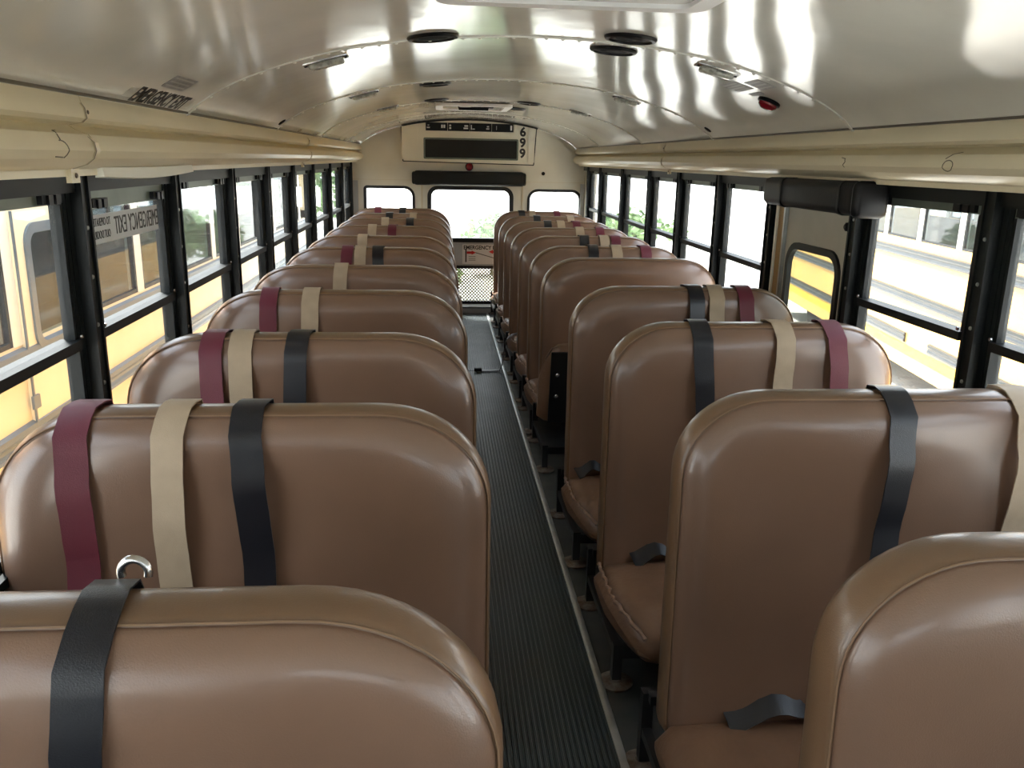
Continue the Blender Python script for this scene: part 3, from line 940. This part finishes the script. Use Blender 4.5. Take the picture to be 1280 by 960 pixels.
def strap(root, x, col, seed, z_end=.45, drift=0.0, tongue=False, w=.062):
    r = random.Random(seed)
    path = [(.028, .60), (.026, .80), (.024, .95), (.018, 1.005), (.004, 1.033), (-.030, 1.0385), (-.065, 1.0365), (-.092, 1.022)]
    z = .995
    amp = r.uniform(.003, .008)
    ph = r.uniform(0, 6.28)
    k = 0
    while z > z_end:
        path.append((YF - .042 - (.006 + amp * (1 + math.sin(22 * z + ph)) + .0018 * math.sin(61 * z + ph * 3)) * min(1, k / 3) + .004, z))
        z -= .03
        k += 1
    pts, xs_, axs = [], [], []
    for i, (y, z) in enumerate(path):
        s = max(0.0, (1.036 - z)) if y < -.03 else 0.0
        back = max(0.0, (1.036 - z)) if y >= -.03 else 0
        pts.append(Vector((x, y + lean(z), z)))
        xs_.append(drift * s + .005 * math.sin(9 * z + ph) * (1 if y < -.05 else 0) - drift * back * .4)
        tw = .10 * math.sin(7.5 * z + ph * 1.3) * (min(1, s / .08))
        axs.append(Vector((math.cos(tw), math.sin(tw), 0)))
    col_m, nm = {'m': (MAROON, 'maroon'), 't': (TAN, 'tan'), 'k': (BLACKW, 'black')}[col]
    o = MB().ribbon(pts, xs_, w, .0028, axs).build('belt_strap', col_m, root, 60)
    o['label'] = nm + ' belt strap hanging over the seat back'
    if tongue:
        t = MB()
        t.tube([(x + .016 + .016 * math.cos(a), .016, 1.037 + .017 * math.sin(a)) for a in [PI * (-.1 + 1.2 * k / 12) for k in range(13)]], .0055, 8)
        tt = t.build('belt_tongue', STEEL, o, 60)
        tt['label'] = 'bright steel belt tongue'
    return o

def lap_belt(root, x, w, col, h=.05, y=YF - .075):
    # slack webbing humped on the cushion where it meets the backrest
    pts = []
    for k in range(13):
        t = k / 12
        pts.append(Vector((x + w * t, y + .012 * math.sin(3 * t), .268 + h * math.sin(PI * min(1, t * 1.35)) ** 2 * (1 - .3 * t))))
    axs = [Vector((0, .8, .55)).normalized() if k < 7 else Vector((0, 1, .15 * (12 - k) / 6)).normalized() for k in range(13)]
    cm = {'k': BLACKW, 't': TAN}[col]
    o = MB().ribbon(pts, None, .06, .003, axs).build('lap_belt', cm, root, 60)
    o['label'] = ('black' if col == 'k' else 'tan') + ' slack lap belt on the cushion'
    return o

ORD = ['nearest', 'second nearest', 'third nearest', 'fourth nearest', 'fifth nearest', 'sixth nearest', 'seventh nearest', 'eighth nearest', 'ninth nearest', 'tenth nearest', 'farthest']
CN = {'m': 'maroon', 't': 'tan', 'k': 'black'}
LY = [.93, 1.705, 2.435, 3.25, 4.02, 4.84, 5.56, 6.40, 7.15, 7.82, 8.42]
RY = [1.04, 1.80, 2.62, 3.40, 4.42, 5.04, 5.70, 6.40, 7.05, 7.70, 8.41]
LS = [[('k', -0.672)], [('m', -0.99), ('t', -0.811), ('k', -0.667)], [('m', -0.917), ('t', -0.843), ('k', -0.684)], [('m', -0.926), ('t', -0.771)], [('t', -0.751)], [('m', -0.807), ('t', -0.734), ('k', -0.636)], [('t', -0.78)], [('t', -0.789), ('m', -0.636)], [('t', -0.744), ('k', -0.535)], [('k', -0.742), ('t', -0.528)], [('m', -0.887), ('k', -0.648)]]
RS = [[], [('k', 0.722), ('t', 1.016)], [('k', 0.523), ('t', 0.78), ('m', 0.95)], [('k', 0.73), ('t', 0.825), ('m', 0.941)], [], [('k', 0.606), ('t', 0.752), ('m', 0.919)], [('k', 0.666), ('t', 0.80), ('m', 0.876)], [('t', 0.75), ('m', 0.905)], [('k', 0.593), ('t', 0.695), ('m', 0.824)], [('k', 0.577), ('t', 0.872)], [('k', 0.502), ('t', 0.605), ('m', 0.851)]]
def seat_label(i, row, straps):
    s = 'brown vinyl bus seat, %s in the %s row' % (ORD[i], row)
    names = [CN[c] for c, _ in straps]
    if len(names) == 3: s += ', %s, %s and %s straps' % tuple(names)
    elif len(names) == 2: s += ', %s and %s straps' % tuple(names)
    elif len(names) == 1: s += ', one %s strap' % names[0]
    elif row == 'right' and i == 4: s += ', cushion folded up'
    else: s += ', no strap showing'
    return s

def copy_tree(o, parent=None):
    c = o.copy()
    C.objects.link(c)
    if parent is not None: c.parent = parent
    for ch in list(o.children):
        copy_tree(ch, c)
    return c
def make_seat(side, seed, flip=False, xe=None):
    root = empty('bus_seat')
    seat_back(side, root, seed, xe)
    seat_cushion(side, root, flip, seed)
    legs(side, root)
    return root
for side, YS, SS, row in ((-1, LY, LS, 'left'), (1, RY, RS, 'right')):
    protos = [make_seat(side, 11 + side * 3), make_seat(side, 31 + side * 5), make_seat(side, 57 + side)]
    used = [False] * 3
    for i, y in enumerate(YS):
        if i == 0: BASE = {}
        if side > 0 and i == 4:
            o = make_seat(side, 77, True)
        elif side < 0 and i == 0:
            o = make_seat(side, 91, False, -.228)
        else:
            p = i % 3
            if used[p]:
                o = copy_tree(BASE[p])
            else:
                o = protos[p]
                used[p] = True
                # keep a clean, unlinked-from-straps copy source
                BASE[p] = o
        o.location = (0, y, 0.012 if (side < 0 and i == 10) else 0)
        tag(o, seat_label(i, row, SS[i]), 'seat', 'brown bus seats in two rows')
        o['_straps'] = i
        SS[i].append(o)
    for i, y in enumerate(YS):
        o = SS[i].pop()
        del o['_straps']
        for j, (c, x) in enumerate(SS[i]):
            strap(o, x, c, 100 * i + 10 * j + side, .50 if i else .40, drift={(-1, 0, 0): -.07, (-1, 1, 0): -.02, (-1, 1, 1): -.02, (-1, 1, 2): .03, (1, 1, 0): -.07, (1, 1, 1): -.05, (1, 2, 0): .05, (1, 2, 1): .03, (1, 2, 2): .06}.get((side, i, j), rnd.uniform(-.06, .06)), w=.052 if side < 0 and i == 0 else .062,
                  tongue=(side < 0 and i == 0))
        if side > 0 and i in (1, 2, 3):
            lap_belt(o, {1: .37, 2: .33, 3: .27}[i], {1: .34, 2: .24, 3: .18}[i], 'k', .045)
            if i == 1:
                lap_belt(o, .60, .16, 't', .085, YF - .05)
        if side > 0 and i in (2, 3, 5, 6, 7, 8, 9, 10):
            scuff_strip(o, i)
        if side > 0 and i == 7:
            # belt hanging off the cushion down on to the aisle mat, buckle at its end
            pts = [(.32, -.20, .268), (.225, -.28, .255), (.185, -.34, .22), (.172, -.38, .14), (.160, -.385, .05), (.140, -.385, .018), (.08, -.385, .014), (.01, -.385, .014)]
            bl = MB().ribbon([Vector(p) for p in pts], None, .045, .004, Vector((0.2, 1, 0))).build('lap_belt', BLACKW, o, 60)
            bl['label'] = 'black belt trailing on the aisle floor'
            rbox(-.045, .012, -.408, -.362, .0095, .034, .006, 2).build('buckle', BLKP, bl, 50)

# ------------------------------------------------------------------ ceiling fittings
def speaker(x, y, label):
    root = empty('ceiling_speaker', (x, y, zc(x)), label, 'speaker', 'round black ceiling speakers')
    mm = ceil_m(x, y)
    mm.translation = Vector((0, 0, 0))
    MB().lathe([(.078, -.002), (.080, .004), (.076, .010), (.066, .012), (.064, .006)], mm, 28).build('speaker_rim', BLKP, root, 40)
    MB().lathe([(.066, .002), (.060, .004), (.030, .008), (.004, .009)], mm, 28).build('speaker_grille', SPEAK, root, 40)
for x, y, l in ((-.312, 2.747, 'large black round ceiling speaker on the left, nearest of the left line'), (.278, 2.66, 'black round ceiling speaker on right seam, nearer of the close pair'),
                (.283, 2.945, 'black round ceiling speaker on right, farther of the close pair'), (-.314, 4.424, 'black round ceiling speaker on the left, second in the left line'),
                (-.311, 5.62, 'black round ceiling speaker on left, just before the rear hatch'), (.289, 5.75, 'small black round ceiling speaker right of the rear roof hatch'),
                (.255, 6.41, 'farthest small black ceiling speaker, behind the rear hatch on right')):
    speaker(x, y, l)
def dome(x, y, label):
    root = empty('dome_light', (x, y, zc(x)), label, 'lamp', 'clear ceiling dome lights')
    mm = ceil_m(x, y); mm.translation = Vector((0, 0, 0))
    rot = mm.to_3x3()
    def R_(bb):
        bb.v = [tuple(rot @ Vector(v)) for v in bb.v]; return bb
    R_(rbox(-.034, .034, -.075, .075, -.004, .007, .005, 2)).build('lamp_base', STEEL, root, 40)
    R_(rbox(-.026, .026, -.058, .058, .004, .024, .010, 3)).build('lamp_lens', CLEAR, root, 40)
    for sy in (-1, 1):
        R_(rbox(-.008, .008, sy * .067 - .006, sy * .067 + .006, .006, .010, .002, 1)).build('screw', BLKP, root)
for x, y, l in ((-.661, 2.955, 'clear oblong ceiling lamp on left, nearest of the left three'), (.638, 2.94, 'clear oblong ceiling lamp on right beside the grey decals'), (-.664, 4.43, 'clear oblong ceiling lamp on left, second of the left three'),
                (.646, 4.41, 'clear oblong ceiling lamp on right, second of the right three'), (-.625, 5.75, 'clear oblong ceiling lamp on left, farthest of the left three'), (.627, 5.75, 'clear oblong ceiling lamp on right, farthest of the right three')):
    dome(x, y, l)
r2 = empty('red_warning_lamp', (.90, 3.126, zc(.90)), 'dark red round reflector lamp on the right ceiling above the side door', 'lamp')
mm = ceil_m(.90, 3.126); mm.translation = Vector((0, 0, 0))
MB().lathe([(.042, -.002), (.042, .010), (.036, .013)], mm, 22).build('lamp_base', BLKP, r2, 40)
MB().lathe([(.036, .008), (.034, .020), (.022, .030), (.004, .033)], mm, 22).build('red_lens', REDL, r2, 40)
# open screw holes in the ceiling
for x, y in ((-1.032, 4.215), (1.016, 4.208)):
    h = MB().lathe([(.020, 0), (.020, .004), (.014, .006)], ceil_m(x, y), 14)
    h.build('hole_plug', SPEAK, ceiling)

def hatch(x0, x1, y0, y1, label, handle):
    root = empty('roof_hatch', ((x0 + x1) / 2, (y0 + y1) / 2, zc(0)), label, 'hatch', 'roof escape hatches')
    cx, cy, cz = root.location
    P = lambda u, v, d: Vector((u - cx, v - cy, zc(max(x0, min(x1, u))) * 0 + (CZS[0] - .016) - d - cz))
    MB().ring(rrect(x0, x1, y0, y1, .05), rrect(x0 + .05, x1 - .05, y0 + .05, y1 - .05, .03), P, .018).build('hatch_frame', WHITEP, root)
    MB().panel(rrect(x0 + .045, x1 - .045, y0 + .045, y1 - .045, .03), [], P, .008).build('hatch_lid', CEIL, root)
    h = MB().tube([(-.10, handle - cy, -.020), (-.10, handle - cy, -.042), (.10, handle - cy, -.042), (.10, handle - cy, -.020)], .010, 8)
    h.build('hatch_handle', BLKP, root, 60)
    rbox(-.02, .14, handle - cy - .03, handle - cy + .03, -.036, -.02, .008, 2).build('latch_plate', BLKP, root, 50)
hatch(-.30, .32, 1.46, 2.085, 'white framed roof hatch at the near top of the ceiling', 1.75)
hatch(-.32, .20, 5.93, 6.52, 'white framed roof hatch with black handle near the bus rear', 6.1)

def decal(name, x, y, w, h, label, lines, mat=LABELG):
    root = empty(name, (x, y, zc(x)), label, 'sign')
    mm = ceil_m(x, y); mm.translation = Vector((0, 0, 0))
    b = MB().panel(rrect(-w / 2, w / 2, -h / 2, h / 2, .004, 2), [], lambda u, v, d: mm @ Vector((u, v, d)), .0012)
    b.build('decal_film', mat, root)
    for k in range(lines):
        z = h / 2 - h * (k + .7) / (lines + .4)
        q = MB().panel([(-w * .44, z - h * .05), (w * .40, z - h * .05), (w * .40, z + h * .05), (-w * .44, z + h * .05)], [], lambda u, v, d: mm @ Vector((u, v, .0013 + d)), .0004)
        q.build('print_line', LABELM, root)
    return root
ex = empty('exit_decal', (-1.045, 2.48, zc(-1.045)), 'emergency exit lettering decal in black on the left ceiling edge', 'sign')
mm = ceil_m(-1.045, 2.48); mm.translation = Vector((0, 0, 0))
MB().panel(rrect(-.27, .27, -.036, .036, .004, 2), [], lambda u, v, d: mm @ Vector((u, v, d)), .001).build('decal_film', LABELT, ex)
text_mesh('EMERGENCY EXIT', .074, mm @ Matrix.Translation((0, 0, .0016)), .0004, xs=.72, bold=.002).build('black_letters', INK, ex)
decal('left_ceiling_decal', -.985, 2.455, .19, .055, 'small grey printed decal on left ceiling above the exit lettering', 3)
decal('right_ceiling_decal', .775, 3.13, .16, .075, 'grey printed decal on right ceiling, nearer the clear lamp', 4)
decal('right_ceiling_decal', .795, 2.95, .13, .075, 'darker grey decal on right ceiling between lamp decal and seam', 3)
decal('right_ceiling_decal', .845, 3.115, .11, .022, 'thin grey decal strip on right ceiling just above red lamp', 1)

# ------------------------------------------------------------------ outside: ground, buses, trees
g = MB()
g.box(-60, 60, -40, 90, -1.05, -.95)
ground = tag(g.build('ground', GRAVEL), 'pale gravel parking lot around the bus', None, None, 'structure')

# our own outer skin
b = MB()
for sx in (-1, 1):
    b.box(sx * 1.252, sx * 1.262, Y0 - .05, D + .08, -.55, ZS - .01)
own = b.build('outer_skin', YELLOW, wallL)

def school_bus(loc, rot, label, y0, y1, pillars, zw0, zw1, side_face, body_m, rails, door=None, rail_gap=None, band=None, pillar_m=None):
    """side_face: +1 when the side towards our bus is local +x"""
    root = empty('school_bus', loc, label, 'bus', None, None, (0, 0, rot))
    hx = 1.2
    b = MB()
    lin = MB()
    for s in (-1, 1):
        lin.box(s * (hx - .041), s * (hx - .05), y0 + .06, y1 - .06, -.55, zw0 - .01)
        lin.box(s * (hx - .041), s * (hx - .05), y0 + .06, y1 - .06, zw1, zw1 + .2)
        b.box(s * hx, s * (hx - .04), y0, y1, -.62, zw0)
        b.box(s * hx, s * (hx - .04), y0, y1, zw1, zw1 + .22)
        for p in pillars:
            MB().box(s * (hx + .004), s * (hx - .05), p - .055, p + .055, zw0 - .005, zw1 + .01).build('window_pillar', pillar_m or body_m, root)
    b.box(-hx, hx, y0, y0 + .05, -.62, zw0 + .1)
    b.box(-hx, hx, y1 - .05, y1, -.62, zw0 + .1)
    for yy in (y0, y1 - .05):
        b.box(-hx, -hx + .2, yy, yy + .05, zw0, zw1 + .2)
        b.box(hx - .2, hx, yy, yy + .05, zw0, zw1 + .2)
        b.box(-hx, hx, yy, yy + .05, zw1, zw1 + .25)
    b.build('bus_body', body_m, root)
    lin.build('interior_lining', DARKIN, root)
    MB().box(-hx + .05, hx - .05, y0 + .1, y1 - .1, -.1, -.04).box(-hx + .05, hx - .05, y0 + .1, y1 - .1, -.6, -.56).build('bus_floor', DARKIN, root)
    rf = MB()
    sec = [Vector((hx * math.cos(a), 0, zw1 + .2 + .42 * math.sin(a))) for a in [PI * k / 16 for k in range(17)]]
    sec2 = [Vector(((hx - .04) * math.cos(a), 0, zw1 + .19 + .38 * math.sin(a))) for a in [PI * (16 - k) / 16 for k in range(17)]]
    rf.loft([[v + Vector((0, yy, 0)) for v in sec + sec2] for yy in (y0, y1)], True)
    rf.build('bus_roof', ROOFW, root, 50)
    ends = MB()
    for yy in (y0 + .02, y1 - .02):
        ends.add([Vector((v.x, yy, v.z)) for v in sec], [tuple(range(17))])
    ends.build('bus_end_cap', body_m, root)
    for zr0 in rails:
        segs = [(y0, y1)]
        if rail_gap and zr0 == rails[-1]: segs = [(y0, rail_gap[0]), (rail_gap[1], y1)]
        for a, c in segs:
            q = MB()
            for s in (-1, 1):
                pr = [(0, 0), (.022, .006), (.026, .018), (.016, .028), (.016, .038), (.026, .048), (.022, .062), (0, .068)]
                q.loft([[Vector((s * (hx + px), yy, zr0 - .045 + pz * 1.6)) for px, pz in pr] for yy in (a, c)], True)
            q.build('rub_rail', RAILB if side_face > 0 else RAILD, root)
    if band:
        MB().box(side_face * (hx - .01), side_face * (hx + .003), y0 + .3, y1 - .3, band[0], band[1]).build('yellow_band', BRIGHTY, root)
    for i in range(len(pillars) - 1):
        a, c = pillars[i] + .055, pillars[i + 1] - .055
        if door and a < door[1] - .05 and c > door[0] + .05:
            continue
        for s in (-1, 1):
            fr = MB()
            x_ = s * (hx - .012)
            fr.box(x_ - .014, x_ + .014, a, a + .022, zw0, zw1)
            fr.box(x_ - .014, x_ + .014, c - .022, c, zw0, zw1)
            fr.box(x_ - .014, x_ + .014, a, c, zw0, zw0 + .022)
            fr.box(x_ - .014, x_ + .014, a, c, (zw0 + zw1) / 2 - .012, (zw0 + zw1) / 2 + .012) if s == -side_face else None
            w_ = fr.build('window_frame', FRAMEB if s == side_face else BLKP, root)
            MB().box(x_ - .002, x_ + .002, a + .02, c - .02, zw0 + .02, zw1).build('window_pane', GL_BUS, w_)
    if door:
        da, dc = door
        s = side_face
        PD = lambda u, v, d: Vector((s * (hx - .03 + d), u, v))
        MB().panel([(da, zw0 - .9), (dc, zw0 - .9), (dc, zw1 + .02), (da, zw1 + .02)], [rrect(da + .10, dc - .07, zw0 - .06, zw1 - .07, .085)], PD, .045).build('side_door', body_m, root)
        dd = root.children[-1]
        MB().ring(rrect(da + .09, dc - .06, zw0 - .07, zw1 - .06, .095), rrect(da + .135, dc - .105, zw0 - .025, zw1 - .105, .06), lambda u, v, d: Vector((s * (hx - .01 + d), u, v)), .035).build('door_gasket', RAILB, dd, 40)
        MB().panel(rrect(da + .11, dc - .08, zw0 - .05, zw1 - .08, .08), [], lambda u, v, d: Vector((s * (hx - .008 + d), u, v)), .003).build('door_pane', GL_BUS, dd)
        MB().box(s * (hx + .016), s * (hx + .028), da - .02, da + .04, zw0 - .30, zw0 - .24).box(s * (hx + .016), s * (hx + .024), da - .006, da + .006, zw0 - .9, zw1).build('door_hinge', RAILB, dd)
    for yy in (y0 + 1.3, y1 - 2.2):
        for s in (-1, 1):
            mm = Matrix.Translation((s * (hx - .16), yy, -.47)) @ Matrix.Rotation(PI / 2, 4, 'Y')
            MB().lathe([(.46, -.13), (.48, -.08), (.48, .08), (.46, .13), (.25, .13)], mm, 20).build('wheel', TYRE, root, 40)
    return root
lp_ = [2.35, 3.10, 3.75, 4.42, 5.30, 6.17, 7.04, 7.91, 8.78, 9.65, 10.5, 11.35]
school_bus((-3.32, 0, 0), 0, 'pale yellow school bus parked close along the left windows', 1.4, 11.9, lp_, .70, 1.27, 1, PALEY, [.62, .585 - .30, -.10], door=(3.78, 4.39), pillar_m=WHITEB)
school_bus((-6.7, 0, 0), 0, 'farther yellow school bus seen through the left bus windows', 5.0, 16.3, [5.6 + .86 * k for k in range(12)], .70, 1.27, 1, SHADEDY, [.60, .28, -.10])
rp_ = [2.2 + .93 * k for k in range(13)]
school_bus((4.87, -.08, 0), math.radians(-7.5), 'sunlit yellow school bus parked beyond the right windows', 1.5, 14.2, rp_, .76, 1.42, -1, YELLOW, [.60, .14, -.30], rail_gap=(8.1, 8.7), band=(-.47, -.36), pillar_m=WHITEB)

def tree(name, loc, h, r, n, seed, label, group, cat='tree'):
    root = empty(name, loc, label, cat, group)
    rr = random.Random(seed)
    t = MB().tube([(0, 0, 0), (.06 * h * .3, 0, h * .3), (.02, .05, h * .62)], [.05 * h ** .5, .04 * h ** .5, .02], 8)
    t.build('trunk', BARK, root, 60)
    b = MB()
    cl = [(Vector((rr.gauss(0, .45) * r, rr.gauss(0, .45) * r, h * (.30 + .62 * rr.random()))), r * rr.uniform(.28, .5)) for _ in range(14)]
    for _ in range(n):
        c, cr = rr.choice(cl)
        d = Vector((rr.gauss(0, 1), rr.gauss(0, 1), rr.gauss(0, 1))).normalized() * cr * rr.random() ** .4
        p = c + d
        if p.z < .02: p.z = .02 + rr.random() * .1
        a = Vector((rr.gauss(0, 1), rr.gauss(0, 1), rr.gauss(0, .6))).normalized()
        e = a.cross(Vector((rr.gauss(0, 1), rr.gauss(0, 1), rr.gauss(0, 1)))).normalized()
        s = rr.uniform(.08, .16) * (r / 1.6) ** .5
        b.add([p - a * s, p + e * s * .5, p + a * s, p - e * s * .5], [(0, 1, 2, 3)])
    o = b.build('foliage', LEAF, root, None, False)
    o['kind'] = 'stuff'
tree('bush', (.85, 18.5, -.95), 1.25, .75, 1500, 1, 'low green bush behind the bus, seen at right in the rear door window', 'bushes behind the bus', 'bush')
tree('bush', (-.6, 17.5, -.95), .55, .6, 900, 2, 'lowest green bush behind the bus, seen low in the rear door window', 'bushes behind the bus', 'bush')
tree('bush', (4.6, 21.5, -.95), 1.2, 1.0, 1500, 3, 'low green bush behind the bus near its right rear corner', 'bushes behind the bus', 'bush')
for k, (x, y, h) in enumerate(((-8.0, 19.6, 4.5), (-4.6, 23.6, 4.6), (-6.6, 31.0, 5.0), (-11.8, 25.5, 6.0), (-14.0, 14.0, 6.0))):
    tree('tree', (x, y, -.95), h, 2.1, 3200, 20 + k, 'green leafy tree beyond the pale left bus, %s of the five' % ('second nearest', 'third nearest', 'farthest', 'fourth nearest', 'nearest')[k], 'trees beyond the left buses')
